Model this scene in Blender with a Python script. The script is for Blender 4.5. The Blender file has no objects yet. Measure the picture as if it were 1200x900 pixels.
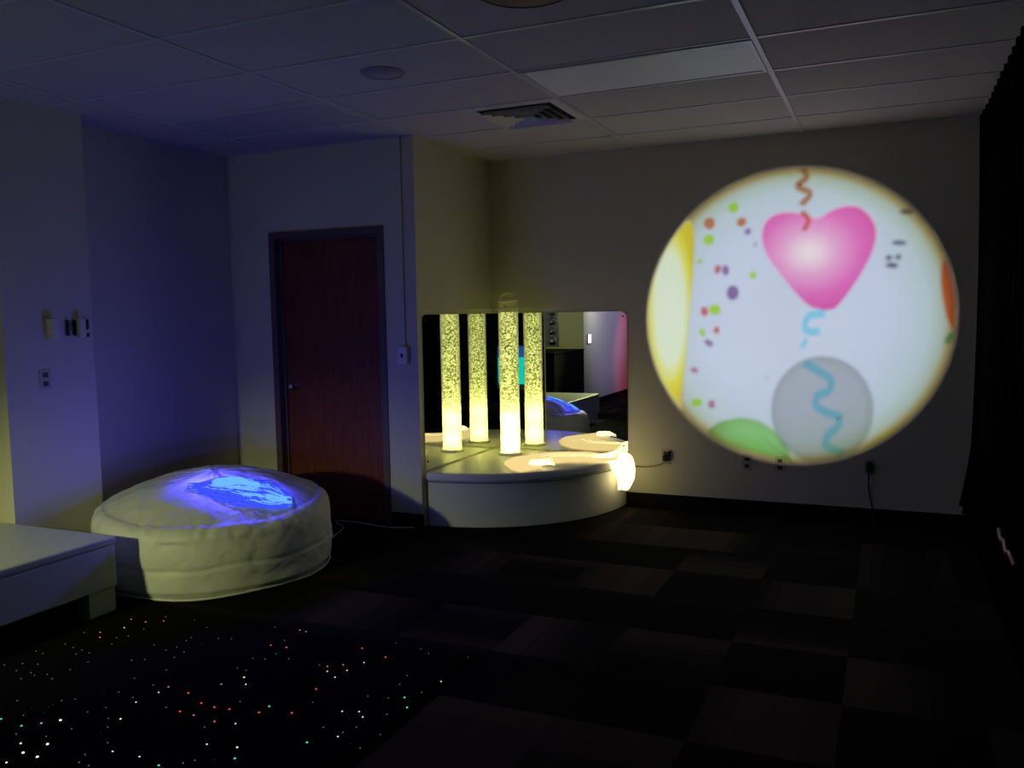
import bpy, bmesh, math, random
from mathutils import Vector, noise
from math import sin, cos, pi, radians
random.seed(7)
SC = bpy.context.scene
COL = SC.collection

# ------------------------------------------------------------------ room measures (metres)
H = 2.80                      # ceiling height
XR, XC, XL, XA = 0.60, -3.09, -4.763, -4.533   # right wall, niche side, left wall, pier face
YB, YD = 6.579, 5.336         # back wall, door wall
YP0, YP1 = 3.238, 3.832       # pier along the left wall
GX, GY, T = -1.824, 3.610, 0.6096   # ceiling grid
PLZ = 0.40                    # platform height

# ------------------------------------------------------------------ materials
MATS = {}
def mat(name, col=(.8,.8,.8), rough=.6, metal=0.0, spec=.5, emis=None, estr=0.0, bump=None, noise_col=None, alpha=None):
    if name in MATS: return MATS[name]
    m = bpy.data.materials.new(name); m.use_nodes = True
    nt = m.node_tree; b = nt.nodes['Principled BSDF']
    b.inputs['Base Color'].default_value = (*col, 1)
    b.inputs['Roughness'].default_value = rough
    b.inputs['Metallic'].default_value = metal
    b.inputs['Specular IOR Level'].default_value = spec
    if emis:
        b.inputs['Emission Color'].default_value = (*emis, 1); b.inputs['Emission Strength'].default_value = estr
    tc = None
    if noise_col or bump:
        tc = nt.nodes.new('ShaderNodeTexCoord')
    if noise_col:
        sc, amt = noise_col
        n = nt.nodes.new('ShaderNodeTexNoise'); n.inputs['Scale'].default_value = sc; n.inputs['Detail'].default_value = 5
        nt.links.new(tc.outputs['Object'], n.inputs['Vector'])
        r = nt.nodes.new('ShaderNodeValToRGB')
        r.color_ramp.elements[0].position = .3; r.color_ramp.elements[1].position = .7
        r.color_ramp.elements[0].color = (*[c*(1-amt) for c in col], 1); r.color_ramp.elements[1].color = (*[min(1,c*(1+amt)) for c in col], 1)
        nt.links.new(n.outputs['Fac'], r.inputs['Fac']); nt.links.new(r.outputs['Color'], b.inputs['Base Color'])
    if bump:
        sc, st = bump
        n = nt.nodes.new('ShaderNodeTexNoise'); n.inputs['Scale'].default_value = sc; n.inputs['Detail'].default_value = 4
        nt.links.new(tc.outputs['Object'], n.inputs['Vector'])
        bp = nt.nodes.new('ShaderNodeBump'); bp.inputs['Strength'].default_value = st; bp.inputs['Distance'].default_value = .004
        nt.links.new(n.outputs['Fac'], bp.inputs['Height']); nt.links.new(bp.outputs['Normal'], b.inputs['Normal'])
    MATS[name] = m
    return m

WALLC = (.67,.63,.455)
wallm = mat('cream_wall_paint', WALLC, .75, spec=.25, bump=(160,.12), noise_col=(1.2,.03))
tilem = mat('fissured_ceiling_tile', (.53,.50,.46), .95, spec=.1, bump=(120,.5), noise_col=(90,.10))
gridm = mat('white_ceiling_grid_metal', (.58,.57,.56), .35, spec=.5)
lensm = mat('white_light_diffuser', (.88,.88,.85), .45, bump=(300,.2))
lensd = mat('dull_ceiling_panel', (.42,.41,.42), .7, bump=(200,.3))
blackm = mat('black_rubber_base', (.005,.0045,.005), .8, spec=.2)
curtm = mat('black_curtain_cloth', (.0022,.0022,.0026), 1.0, spec=.02, bump=(400,.2))
vinylm = mat('cream_padded_vinyl', (.74,.71,.62), .42, bump=(220,.15), noise_col=(2,.03))
benchm = mat('off_white_bench_vinyl', (.70,.70,.62), .4, bump=(220,.15), noise_col=(2,.03))
bagm = mat('white_beanbag_vinyl', (.76,.75,.66), .5, bump=(26,.9), noise_col=(3,.04))
framem = mat('brown_door_frame_paint', (.13,.085,.08), .45)
steelm = mat('brushed_steel', (.55,.55,.53), .3, metal=1)
ivory = mat('ivory_plastic', (.72,.68,.52), .45)
platem = mat('aged_cover_plate', (.50,.46,.34), .5)
whitep = mat('white_plastic', (.80,.79,.74), .4)
blackp = mat('black_plastic', (.015,.015,.016), .35)
darkslot = mat('dark_socket_slot', (.04,.035,.03), .5)
redp = mat('red_plastic', (.35,.02,.03), .4)
brownsp = mat('brown_speaker_grille', (.16,.11,.07), .6, bump=(500,.3))
spgrille = mat('grey_speaker_grille', (.33,.33,.36), .6, bump=(500,.4))
rugm = mat('black_rug_pile', (.006,.005,.006), 1.0, spec=.02, bump=(500,.6))

def nodes(name):
    m = bpy.data.materials.new(name); m.use_nodes = True
    nt = m.node_tree; nt.nodes.clear()
    out = nt.nodes.new('ShaderNodeOutputMaterial')
    return m, nt, out
def N(nt, t, **kw):
    n = nt.nodes.new(t)
    for k, v in kw.items(): setattr(n, k, v)
    return n

# door wood
def wood():
    m, nt, out = nodes('dark_red_door_veneer')
    b = N(nt,'ShaderNodeBsdfPrincipled'); b.inputs['Roughness'].default_value = .55
    tc = N(nt,'ShaderNodeTexCoord'); mp = N(nt,'ShaderNodeMapping'); mp.inputs['Scale'].default_value = (9,9,.7)
    n = N(nt,'ShaderNodeTexNoise'); n.inputs['Scale'].default_value = 6; n.inputs['Detail'].default_value = 8
    r = N(nt,'ShaderNodeValToRGB'); r.color_ramp.elements[0].color = (.13,.020,.016,1); r.color_ramp.elements[1].color = (.21,.038,.024,1)
    r.color_ramp.elements[0].position = .35; r.color_ramp.elements[1].position = .7
    nt.links.new(tc.outputs['Object'], mp.inputs['Vector']); nt.links.new(mp.outputs['Vector'], n.inputs['Vector'])
    nt.links.new(n.outputs['Fac'], r.inputs['Fac']); nt.links.new(r.outputs['Color'], b.inputs['Base Color'])
    nt.links.new(b.outputs['BSDF'], out.inputs['Surface'])
    return m
woodm = wood()

# carpet tiles: half-metre squares woven in shaded bands, every other one quarter-turned
def carpet(level):
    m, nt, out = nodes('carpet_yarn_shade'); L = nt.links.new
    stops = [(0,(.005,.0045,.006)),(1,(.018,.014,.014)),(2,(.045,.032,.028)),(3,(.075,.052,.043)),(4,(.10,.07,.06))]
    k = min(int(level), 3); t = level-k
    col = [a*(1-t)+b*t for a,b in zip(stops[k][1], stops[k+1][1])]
    b = N(nt,'ShaderNodeBsdfPrincipled'); b.inputs['Roughness'].default_value = 1; b.inputs['Specular IOR Level'].default_value = .05
    g = N(nt,'ShaderNodeNewGeometry')
    fine = N(nt,'ShaderNodeTexNoise'); fine.inputs['Scale'].default_value = 130; fine.inputs['Detail'].default_value = 3; L(g.outputs['Position'], fine.inputs['Vector'])
    r = N(nt,'ShaderNodeValToRGB'); r.color_ramp.elements[0].position=.3; r.color_ramp.elements[1].position=.7
    r.color_ramp.elements[0].color = (*[c*.6 for c in col],1); r.color_ramp.elements[1].color = (*[c*1.4 for c in col],1)
    L(fine.outputs['Fac'], r.inputs['Fac']); L(r.outputs['Color'], b.inputs['Base Color'])
    bp = N(nt,'ShaderNodeBump'); bp.inputs['Strength'].default_value = .4; bp.inputs['Distance'].default_value = .003
    L(fine.outputs['Fac'], bp.inputs['Height']); L(bp.outputs['Normal'], b.inputs['Normal'])
    L(b.outputs['BSDF'], out.inputs['Surface'])
    return m
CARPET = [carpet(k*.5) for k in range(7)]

def mirror_mat():
    m, nt, out = nodes('acrylic_mirror')
    g = N(nt,'ShaderNodeBsdfGlossy'); g.inputs['Roughness'].default_value = .0; g.inputs['Color'].default_value = (.86,.88,.84,1)
    nt.links.new(g.outputs[0], out.inputs['Surface']); return m
mirrorm = mirror_mat()

def clear_mat():
    m, nt, out = nodes('clear_acrylic')
    t = N(nt,'ShaderNodeBsdfTransparent'); t.inputs['Color'].default_value = (.93,.96,.88,1)
    g = N(nt,'ShaderNodeBsdfGlossy'); g.inputs['Roughness'].default_value = .05
    d = N(nt,'ShaderNodeBsdfTranslucent'); d.inputs['Color'].default_value = (.9,.9,.8,1)
    f = N(nt,'ShaderNodeLayerWeight'); f.inputs['Blend'].default_value = .25
    mx = N(nt,'ShaderNodeMixShader'); nt.links.new(f.outputs['Facing'], mx.inputs[0])
    mx2 = N(nt,'ShaderNodeMixShader'); mx2.inputs[0].default_value = .5
    nt.links.new(g.outputs[0], mx2.inputs[1]); nt.links.new(d.outputs[0], mx2.inputs[2])
    nt.links.new(t.outputs[0], mx.inputs[1]); nt.links.new(mx2.outputs[0], mx.inputs[2])
    nt.links.new(mx.outputs[0], out.inputs['Surface']); return m
clearm = clear_mat()

def emis(name, col, s, sampled=True):
    m, nt, out = nodes(name)
    e = N(nt,'ShaderNodeEmission'); e.inputs['Color'].default_value = (*col,1); e.inputs['Strength'].default_value = s
    nt.links.new(e.outputs[0], out.inputs['Surface'])
    if not sampled: m.cycles.emission_sampling = 'NONE'
    return m

def bubble_mat():
    m, nt, out = nodes('glowing_bubbling_water')
    L = nt.links.new
    tc = N(nt,'ShaderNodeTexCoord')
    mp = N(nt,'ShaderNodeMapping'); mp.inputs['Scale'].default_value = (1,1,1.15)
    L(tc.outputs['Object'], mp.inputs['Vector'])
    n = N(nt,'ShaderNodeTexNoise'); n.inputs['Scale'].default_value = 62; n.inputs['Detail'].default_value = 3.0; n.inputs['Roughness'].default_value = .6
    L(mp.outputs[0], n.inputs['Vector'])
    r = N(nt,'ShaderNodeValToRGB'); e = r.color_ramp.elements
    e[0].position = .465; e[0].color = (.03,.035,.003,1)
    e[1].position = .50; e[1].color = (.70,.69,.24,1)
    k = e.new(.66); k.color = (1.05,1.02,.52,1)
    L(n.outputs['Fac'], r.inputs['Fac'])
    em = N(nt,'ShaderNodeEmission'); em.inputs['Strength'].default_value = TUBE_E
    L(r.outputs['Color'], em.inputs['Color'])
    tr = N(nt,'ShaderNodeBsdfTranslucent'); tr.inputs['Color'].default_value = (.8,.82,.55,1); mxc = N(nt,'ShaderNodeMix', data_type='RGBA'); mxc.inputs[0].default_value = .35; L(r.outputs['Color'], mxc.inputs[6]); mxc.inputs[7].default_value = (.85,.85,.55,1); L(mxc.outputs[2], tr.inputs['Color'])
    ad = N(nt,'ShaderNodeAddShader'); L(em.outputs[0], ad.inputs[0]); L(tr.outputs[0], ad.inputs[1])
    L(ad.outputs[0], out.inputs['Surface'])
    return m
TUBE_E = .74
waterm = bubble_mat()

# ------------------------------------------------------------------ mesh helpers
def link(o, parent=None):
    COL.objects.link(o)
    if parent: o.parent = parent
    return o
def obj(name, bm, m, parent=None, smooth=False, bevel=0):
    me = bpy.data.meshes.new(name)
    bmesh.ops.recalc_face_normals(bm, faces=bm.faces)
    bm.to_mesh(me); bm.free()
    for mm in (m if isinstance(m, (list, tuple)) else [m]): me.materials.append(mm)
    if smooth:
        for p in me.polygons: p.use_smooth = True
    o = bpy.data.objects.new(name, me); link(o, parent)
    if parent: o.location = -Vector(parent.location) if parent.type == 'EMPTY' else (0,0,0)
    if bevel:
        b = o.modifiers.new('b','BEVEL'); b.width = bevel; b.segments = 3; b.limit_method = 'ANGLE'
        if not smooth:
            for p in me.polygons: p.use_smooth = True
            w = o.modifiers.new('w','WEIGHTED_NORMAL')
    return o
def thing(name, label, cat, loc, group=None):
    o = bpy.data.objects.new(name, None); o.location = loc; o.empty_display_size = .1
    link(o); o['label'] = label; o['category'] = cat
    if group: o['group'] = group
    return o
def tag(o, label, cat, group=None):
    o['label'] = label; o['category'] = cat
    if group: o['group'] = group
    return o
def struct(o): o['kind'] = 'structure'; return o
def BM(): return bmesh.new()
def box(bm, a, b):
    x0,y0,z0 = [min(p,q) for p,q in zip(a,b)]; x1,y1,z1 = [max(p,q) for p,q in zip(a,b)]
    v = [bm.verts.new(p) for p in ((x0,y0,z0),(x1,y0,z0),(x1,y1,z0),(x0,y1,z0),(x0,y0,z1),(x1,y0,z1),(x1,y1,z1),(x0,y1,z1))]
    for f in ((0,3,2,1),(4,5,6,7),(0,1,5,4),(1,2,6,5),(2,3,7,6),(3,0,4,7)): bm.faces.new([v[i] for i in f])
    return bm
def prism(bm, pts, d, axis='y'):
    """pts: 3-d polygon; extruded by vector d"""
    d = Vector(d); n = len(pts)
    a = [bm.verts.new(p) for p in pts]; b = [bm.verts.new(Vector(p)+d) for p in pts]
    bm.faces.new(a); bm.faces.new(b[::-1])
    for i in range(n): bm.faces.new((a[i], b[i], b[(i+1)%n], a[(i+1)%n]))
    return bm
def tube(bm, pts, r, seg=8, cap=True):
    pts = [Vector(p) for p in pts]; rings = []
    for i, p in enumerate(pts):
        t = (pts[min(i+1,len(pts)-1)] - pts[max(i-1,0)]).normalized()
        up = Vector((0,0,1)) if abs(t.z) < .9 else Vector((1,0,0))
        s = t.cross(up).normalized(); u = s.cross(t)
        rr = r[i] if isinstance(r, (list,tuple)) else r
        rings.append([bm.verts.new(p + (s*cos(2*pi*k/seg) + u*sin(2*pi*k/seg))*rr) for k in range(seg)])
    for a, b in zip(rings, rings[1:]):
        for k in range(seg): bm.faces.new((a[k], a[(k+1)%seg], b[(k+1)%seg], b[k]))
    if cap: bm.faces.new(rings[0][::-1]); bm.faces.new(rings[-1])
    return bm
def lathe(bm, prof, c, seg=32, axis='z'):
    """prof: (r, h) list, c: centre; revolve about axis"""
    rings = []
    for r, h in prof:
        ring = []
        for k in range(seg):
            a = 2*pi*k/seg
            if axis == 'z': p = (c[0]+r*cos(a), c[1]+r*sin(a), c[2]+h)
            elif axis == 'y': p = (c[0]+r*cos(a), c[1]+h, c[2]+r*sin(a))
            else: p = (c[0]+h, c[1]+r*cos(a), c[2]+r*sin(a))
            ring.append(bm.verts.new(p))
        rings.append(ring)
    for a, b in zip(rings, rings[1:]):
        for k in range(seg): bm.faces.new((a[k], a[(k+1)%seg], b[(k+1)%seg], b[k]))
    if prof[0][0] > 1e-5: bm.faces.new(rings[0])
    if prof[-1][0] > 1e-5: bm.faces.new(rings[-1][::-1])
    bmesh.ops.remove_doubles(bm, verts=bm.verts, dist=1e-6)
    return bm
def spline(pts, n=8):
    pts = [Vector(p) for p in pts]; out = []
    for i in range(len(pts)-1):
        p0 = pts[max(i-1,0)]; p1 = pts[i]; p2 = pts[i+1]; p3 = pts[min(i+2,len(pts)-1)]
        for k in range(n):
            t = k/n
            out.append(.5*((2*p1)+(p2-p0)*t+(2*p0-5*p1+4*p2-p3)*t*t+(3*p1-p0-3*p2+p3)*t**3))
    out.append(pts[-1]); return out

# ------------------------------------------------------------------ the room
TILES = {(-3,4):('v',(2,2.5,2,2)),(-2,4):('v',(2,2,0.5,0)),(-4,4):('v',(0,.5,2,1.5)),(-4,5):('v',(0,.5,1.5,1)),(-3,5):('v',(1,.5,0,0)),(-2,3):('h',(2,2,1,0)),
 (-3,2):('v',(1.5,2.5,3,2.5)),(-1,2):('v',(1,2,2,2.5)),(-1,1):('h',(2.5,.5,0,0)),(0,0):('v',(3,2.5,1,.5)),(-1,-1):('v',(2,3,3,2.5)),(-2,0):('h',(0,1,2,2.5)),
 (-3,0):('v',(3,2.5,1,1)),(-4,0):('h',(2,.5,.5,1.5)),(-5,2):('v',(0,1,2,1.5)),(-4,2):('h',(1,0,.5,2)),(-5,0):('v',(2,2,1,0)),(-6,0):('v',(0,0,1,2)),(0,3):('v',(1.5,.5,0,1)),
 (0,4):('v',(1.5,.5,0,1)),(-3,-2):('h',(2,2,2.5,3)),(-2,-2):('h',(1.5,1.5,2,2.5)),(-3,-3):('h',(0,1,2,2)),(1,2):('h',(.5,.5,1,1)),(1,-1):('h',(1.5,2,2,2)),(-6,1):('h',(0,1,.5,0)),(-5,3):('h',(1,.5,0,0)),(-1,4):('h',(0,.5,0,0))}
rt = random.Random(3); fb_ = BM(); mi = []
for i in range(-12, 2):
    for j in range(-14, 7):
        if (i,j) in TILES: o_, tn = TILES[(i,j)]
        elif -8 <= i and -3 <= j: o_, tn = 'h', (0,0,0,.3)
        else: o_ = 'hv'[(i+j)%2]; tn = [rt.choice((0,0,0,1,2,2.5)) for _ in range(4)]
        x0, y0 = -.15+.5*i, 3.45+.5*j
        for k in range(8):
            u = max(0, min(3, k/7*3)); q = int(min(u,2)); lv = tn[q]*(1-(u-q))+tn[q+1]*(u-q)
            a, b_ = k*.0625, (k+1)*.0625
            if o_ == 'v': c4 = ((x0+a,y0),(x0+b_,y0),(x0+b_,y0+.5),(x0+a,y0+.5))
            else: c4 = ((x0,y0+a),(x0+.5,y0+a),(x0+.5,y0+b_),(x0,y0+b_))
            c4 = [(max(-5.8,min(XR+.1,p)), max(-3.3,min(YB+.1,q_))) for p,q_ in c4]
            if c4[1][0]-c4[0][0] < 1e-4 or c4[2][1]-c4[1][1] < 1e-4: continue
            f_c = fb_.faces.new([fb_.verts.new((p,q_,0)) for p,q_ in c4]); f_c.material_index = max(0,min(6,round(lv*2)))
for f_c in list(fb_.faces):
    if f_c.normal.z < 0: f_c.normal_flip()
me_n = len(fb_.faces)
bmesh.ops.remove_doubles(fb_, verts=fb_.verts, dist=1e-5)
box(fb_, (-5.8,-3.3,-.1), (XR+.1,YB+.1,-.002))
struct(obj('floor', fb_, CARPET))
struct(obj('ceiling', box(BM(), (-5.8,-3.3,H), (XR+.1,YB+.1,H+.1)), tilem))
struct(obj('wall_back', box(BM(), (XC-.1,YB,0), (XR+.1,YB+.1,H)), wallm))
struct(obj('wall_right', box(BM(), (XR,-3.2,0), (XR+.1,YB,H)), wallm))
struct(obj('wall_niche', box(BM(), (XC-.1,YD+.12,0), (XC,YB,H)), wallm))
bm = BM()
DX0, DX1, DZ = -4.377, -3.351, 2.190
box(bm, (XL-.1,YD,0), (DX0+.02,YD+.12,H)); box(bm, (DX1-.02,YD,0), (XC,YD+.12,H)); box(bm, (DX0+.02,YD,DZ-.02), (DX1-.02,YD+.12,H))
struct(obj('wall_door_side', bm, wallm))
struct(obj('wall_left', box(BM(), (XL-.1,YP1,0), (XL,YD,H)), wallm))
struct(obj('wall_pier', box(BM(), (-5.6,YP0,0), (XA,YP1,H)), wallm))
struct(obj('wall_alcove', box(BM(), (-5.7,.05,0), (-5.6,YP0+.1,H)), wallm))
struct(obj('wall_left_near', box(BM(), (-5.7,-3.2,0), (XA,.05,H)), wallm))
struct(obj('wall_rear', box(BM(), (-5.7,-3.3,0), (XR+.1,-3.2,H)), mat('dark_rear_wall', (.02,.02,.022), .9)))
# black rubber base along the walls
def base(n, a, b): struct(obj(n, box(BM(), a, b), blackm))
base('baseboard_back', (XC+1.17,YB-.012,0), (XR,YB,.10))
base('baseboard_door_side_right', (DX1,YD-.012,0), (XC+.012,YD,.10))
base('baseboard_door_side_left', (XL,YD-.012,0), (DX0,YD,.10))
base('baseboard_left', (XL,YP1,0), (XL+.012,YD,.10))
base('baseboard_pier', (XA,YP0,0), (XA+.012,YP1,.10))
base('baseboard_left_near', (XA,-3.2,0), (XA+.012,.05,.10))
# ceiling grid
bm = BM(); bw = .012; drop = .004
k = -4
ys = []
while GY + k*T < YB - .02:
    y = GY + k*T; ys.append(y); k += 1
for y in [GY+i*T for i in range(-11, 0) if GY+i*T > -3.2 and GY+i*T < ys[0]-.01] + ys:
    box(bm, (-5.6,y-bw,H-drop), (XR,y+bw,H+.002))
for i in range(-3, 3):
    x = GX + i*2*T
    if x < XR: box(bm, (x-bw*1.1,-3.2,H-drop-.001), (x+bw*1.1,YB,H+.002))
struct(obj('trim_1', bm, gridm))
bm = BM()                                             # wall angle where ceiling meets wall
box(bm, (XC,YB-.02,H-.006), (XR,YB,H)); box(bm, (XR-.02,-3.2,H-.006), (XR,YB,H)); box(bm, (XL,YD-.02,H-.006), (XC+.02,YD,H))
box(bm, (XL,YP1,H-.006), (XL+.02,YD,H)); box(bm, (XC,YD,H-.006), (XC+.02,YB,H)); box(bm, (XA,YP0,H-.006), (XA+.02,YP1,H))
struct(obj('trim_2', bm, gridm))

# ------------------------------------------------------------------ door
d = obj('door_1', box(BM(), (DX0+.052,YD+.075,.012), (DX1-.052,YD+.118,DZ-.052)), woodm); struct(d)
fr = BM()
fw = .052
box(fr, (DX0,YD-.012,0), (DX0+fw,YD+.119,DZ-fw)); box(fr, (DX1-fw,YD-.012,0), (DX1,YD+.119,DZ-fw)); box(fr, (DX0,YD-.012,DZ-fw), (DX1,YD+.12,DZ))
box(fr, (DX0+fw,YD+.055,0), (DX0+fw+.014,YD+.075,DZ-fw)); box(fr, (DX1-fw-.014,YD+.055,0), (DX1-fw,YD+.075,DZ-fw)); box(fr, (DX0+fw,YD+.055,DZ-fw-.014), (DX1-fw,YD+.075,DZ-fw))
obj('door_frame', fr, framem, d)
hx, hz = -4.245, 1.01
bm = BM(); lathe(bm, [(.032,0),(.032,-.008),(.012,-.012),(.011,-.035),(.026,-.045),(.029,-.058),(.02,-.07),(.0,-.072)], (hx,YD+.075,hz), 20, 'y')
obj('door_knob', bm, steelm, d, smooth=True)
bm = BM()
for z in (.25,1.05,1.85):
    tube(bm, [(DX1-fw-.006,YD+.06,z-.05),(DX1-fw-.006,YD+.06,z+.05)], .008, 8)
obj('hinges', bm, steelm, d)

# ------------------------------------------------------------------ things on ceiling
def ceil_light(x0, y0, label, lm):
    t = thing('ceiling_light', label, 'ceiling light', ((x0+T),(y0+T/2),H), 'lay-in light panels in the ceiling grid')
    x1, y1 = x0+2*T-.014, y0+T-.014; x0 += .014; y0 += .014
    f = BM(); w = .022
    box(f,(x0,y0,H-.010),(x1,y0+w,H)); box(f,(x0,y1-w,H-.010),(x1,y1,H)); box(f,(x0,y0+w,H-.010),(x0+w,y1-w,H)); box(f,(x1-w,y0+w,H-.010),(x1,y1-w,H))
    obj('frame', f, gridm, t)
    obj('diffuser', box(BM(),(x0+w,y0+w,H-.006),(x1-w,y1-w,H-.001)), lm, t)
ceil_light(GX, GY+T, 'long pale ceiling light panel, unlit, between the vent and the right side', lensm)
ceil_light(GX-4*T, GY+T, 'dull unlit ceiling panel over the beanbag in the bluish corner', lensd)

# square vent with stepped louvres
t = thing('ceiling_vent', 'square metal air vent with stepped black louvre gaps in the ceiling', 'air vent', (GX-T/2, GY+2.5*T, H))
vx0, vy0 = GX-T+.014, GY+2*T+.014; vs = T-.028
obj('backing', box(BM(), (vx0+.02,vy0+.02,H-.003), (vx0+vs-.02,vy0+vs-.02,H-.0005)), mat('vent_black_duct',(.004,.004,.004),.9), t)
ventm = mat('vent_painted_metal', (.72,.70,.62), .4)
f = BM()
cxv, cyv = vx0+vs/2, vy0+vs/2
def sqring(bm, ro, zo, ri, zi):
    a = [bm.verts.new((cxv+sx*ro, cyv+sy*ro, zo)) for sx,sy in ((-1,-1),(1,-1),(1,1),(-1,1))]
    b = [bm.verts.new((cxv+sx*ri, cyv+sy*ri, zi)) for sx,sy in ((-1,-1),(1,-1),(1,1),(-1,1))]
    a2 = [bm.verts.new(v.co+Vector((0,0,.0025))) for v in a]; b2 = [bm.verts.new(v.co+Vector((0,0,.0025))) for v in b]
    for i in range(4):
        j = (i+1)%4
        bm.faces.new((a[i],a[j],b[j],b[i])); bm.faces.new((a2[i],b2[i],b2[j],a2[j]))
        bm.faces.new((a[i],a2[i],a2[j],a[j])); bm.faces.new((b[i],b[j],b2[j],b2[i]))
sqring(f, vs/2, H-.004, vs/2-.045, H-.008)
obj('frame', f, ventm, t)
for ro in (.225,.168,.111,.054):
    f = BM(); sqring(f, ro, H-.034, ro-.020, H-.010)
    obj('louvre', f, ventm, t)

def round_speaker(x, y, r, label, m):
    t = thing('ceiling_speaker', label, 'ceiling speaker', (x,y,H))
    bm = BM(); lathe(bm, [(r,0),(r,-.006),(r-.010,-.010),(r-.014,-.006),(r-.014,0)], (x,y,H), 48); obj('rim', bm, m, t)
    bm = BM(); lathe(bm, [(r-.014,-.001),(r-.014,-.006),(0,-.009)], (x,y,H), 48); obj('grille', bm, m, t, smooth=True)
round_speaker(-2.44, 3.92, .115, 'small round grey speaker grille flush in the ceiling left of the vent', spgrille)
round_speaker(-1.33, 3.19, .20, 'larger round brown fitting at the top edge of the ceiling, nearest the camera', brownsp)

# ------------------------------------------------------------------ mirrors
def mirror(name, label, pts, nrm, screws):
    o = thing(name, label, 'mirror', pts[0], 'corner mirrors behind the bubble tube')
    bm = BM(); prism(bm, pts, nrm); obj('mirror_panel', bm, mirrorm, o)
    # thin polished edge behind the panel
    for s in screws:
        b = BM(); ax = 'y' if abs(nrm[1]) > 0 else 'x'
        sg = -1 if ax == 'y' else 1
        lathe(b, [(.007,0),(.007,sg*.003),(.0,sg*.004)], s, 12, ax); obj('screw', b, blackp, o)
    return o
MZ0, MZ1, MW = PLZ+.012, 1.545, 1.185
def rr(w, z0, z1, r=.06):
    p = [(0.004,z0),(w,z0)]
    p += [(w-r+r*cos(a), z1-r+r*sin(a)) for a in [radians(x) for x in range(0,91,10)]]
    p += [(0.004,z1)]
    return p
prof = rr(MW, MZ0, MZ1)
mirror('wall_mirror', 'right-hand acrylic mirror panel on the wall beside the projection', [(XC+u, YB-.001, z) for u,z in prof], (0,-.004,0),
       [(XC+MW-.035,YB-.005,MZ1-.04),(XC+MW-.035,YB-.005,MZ0+.06)])
mirror('wall_mirror', 'left-hand acrylic mirror panel on the side wall next to the door', [(XC+.001, YB-u, z) for u,z in prof], (.004,0,0),
       [(XC+.005,YB-MW+.035,MZ1-.04),(XC+.005,YB-MW+.035,MZ0+.06)])

# ------------------------------------------------------------------ quarter-round platform
pl = thing('corner_platform', 'cream quarter-round padded platform in the mirrored corner under the bubble tube', 'platform', (XC+.5,YB-.5,0))
def quarter(r, z0, z1, n=40, off=.006):
    pts = [(XC+off, YB-off, z0)] + [(XC+off+ (r-off)*sin(a), YB-off-(r-off)*cos(a), z0) for a in [pi/2*i/n for i in range(n+1)]]
    bm = BM(); prism(bm, pts, (0,0,z1-z0)); return bm
obj('base', quarter(1.17, 0.0, PLZ-.065), vinylm, pl, bevel=.006)
obj('cushion_top', quarter(1.205, PLZ-.060, PLZ, off=.012), vinylm, pl, bevel=.016)
bm = BM()
tube(bm, [(XC+.02+1.186*sin(a), YB-.02-1.186*cos(a), PLZ-.064) for a in [radians(x) for x in range(1,89,2)]], .005, 6)
obj('piping', bm, mat('grey_piping',(.25,.25,.24),.6), pl)

# ------------------------------------------------------------------ bubble tube
TX, TY, TR = -2.818, 6.318, .080
WT = 1.553; TT = 1.650
bt = thing('bubble_tube', 'tall clear tube of glowing yellow bubbling water standing in the mirrored corner', 'bubble tube', (TX,TY,PLZ))
bm = BM(); lathe(bm, [(.100,0),(.100,.012),(.098,.018),(.086,.020),(.086,0)], (TX,TY,PLZ+.001), 48); obj('base_ring', bm, whitep, bt, smooth=False)
bm = BM(); lathe(bm, [(TR-.006,PLZ+.02),(TR-.006,WT)], (TX,TY,0), 64); obj('bubbling_water', bm, waterm, bt, smooth=False)
bm = BM()
seg = 64
def ringwall(bm, r0, r1, z0, z1):
    R = []
    for r,z in ((r0,z0),(r0,z1),(r1,z1),(r1,z0)):
        R.append([bm.verts.new((TX+r*cos(2*pi*k/seg), TY+r*sin(2*pi*k/seg), z)) for k in range(seg)])
    for a,b in ((0,1),(1,2),(2,3),(3,0)):
        for k in range(seg): bm.faces.new((R[a][k],R[a][(k+1)%seg],R[b][(k+1)%seg],R[b][k]))
ringwall(bm, TR, TR-.004, PLZ+.01, TT)
obj('acrylic_tube', bm, clearm, bt, smooth=True)
bm = BM(); ringwall(bm, TR+.004, TR-.003, TT-.006, TT); 
obj('cap_rim', bm, mat('frosted_rim',(.85,.85,.6),.3), bt)
bm = BM(); lathe(bm, [(TR*cos(radians(a))*.93, .062*sin(radians(a))) for a in range(0,91,9)], (TX,TY,TT), 48)
obj('domed_cap', bm, clearm, bt, smooth=True)
# clear shelf bracket steadying the tube at the wall
from mathutils.geometry import tessellate_polygon
pts = [(XC+.006,YB-.006),(XC+.56,YB-.006)]
pts += [(XC+.006+.45*sin(a)+.11*sin(a)**6, YB-.006-.45*cos(a)-.11*cos(a)**6) for a in [radians(x) for x in range(85,4,-10)]]
pts += [(XC+.006,YB-.56)]
hole = [(TX+(TR+.003)*cos(2*pi*k/40), TY+(TR+.003)*sin(2*pi*k/40)) for k in range(40)]
bm = BM(); flat = pts+hole
va = [bm.verts.new((x,y,1.583)) for x,y in flat]; vb = [bm.verts.new((x,y,1.588)) for x,y in flat]
for t3 in tessellate_polygon([[Vector((*p,0)) for p in pts],[Vector((*p,0)) for p in hole]]):
    bm.faces.new([va[q] for q in t3]); bm.faces.new([vb[q] for q in reversed(t3)])
for a0, n_ in ((0,len(pts)),(len(pts),40)):
    for k in range(n_):
        p, q = a0+k, a0+(k+1)%n_
        bm.faces.new((va[p],va[q],vb[q],vb[p]))
o = obj('wall_bracket', bm, clearm, bt); o['label'] = 'clear acrylic corner bracket'

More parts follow.
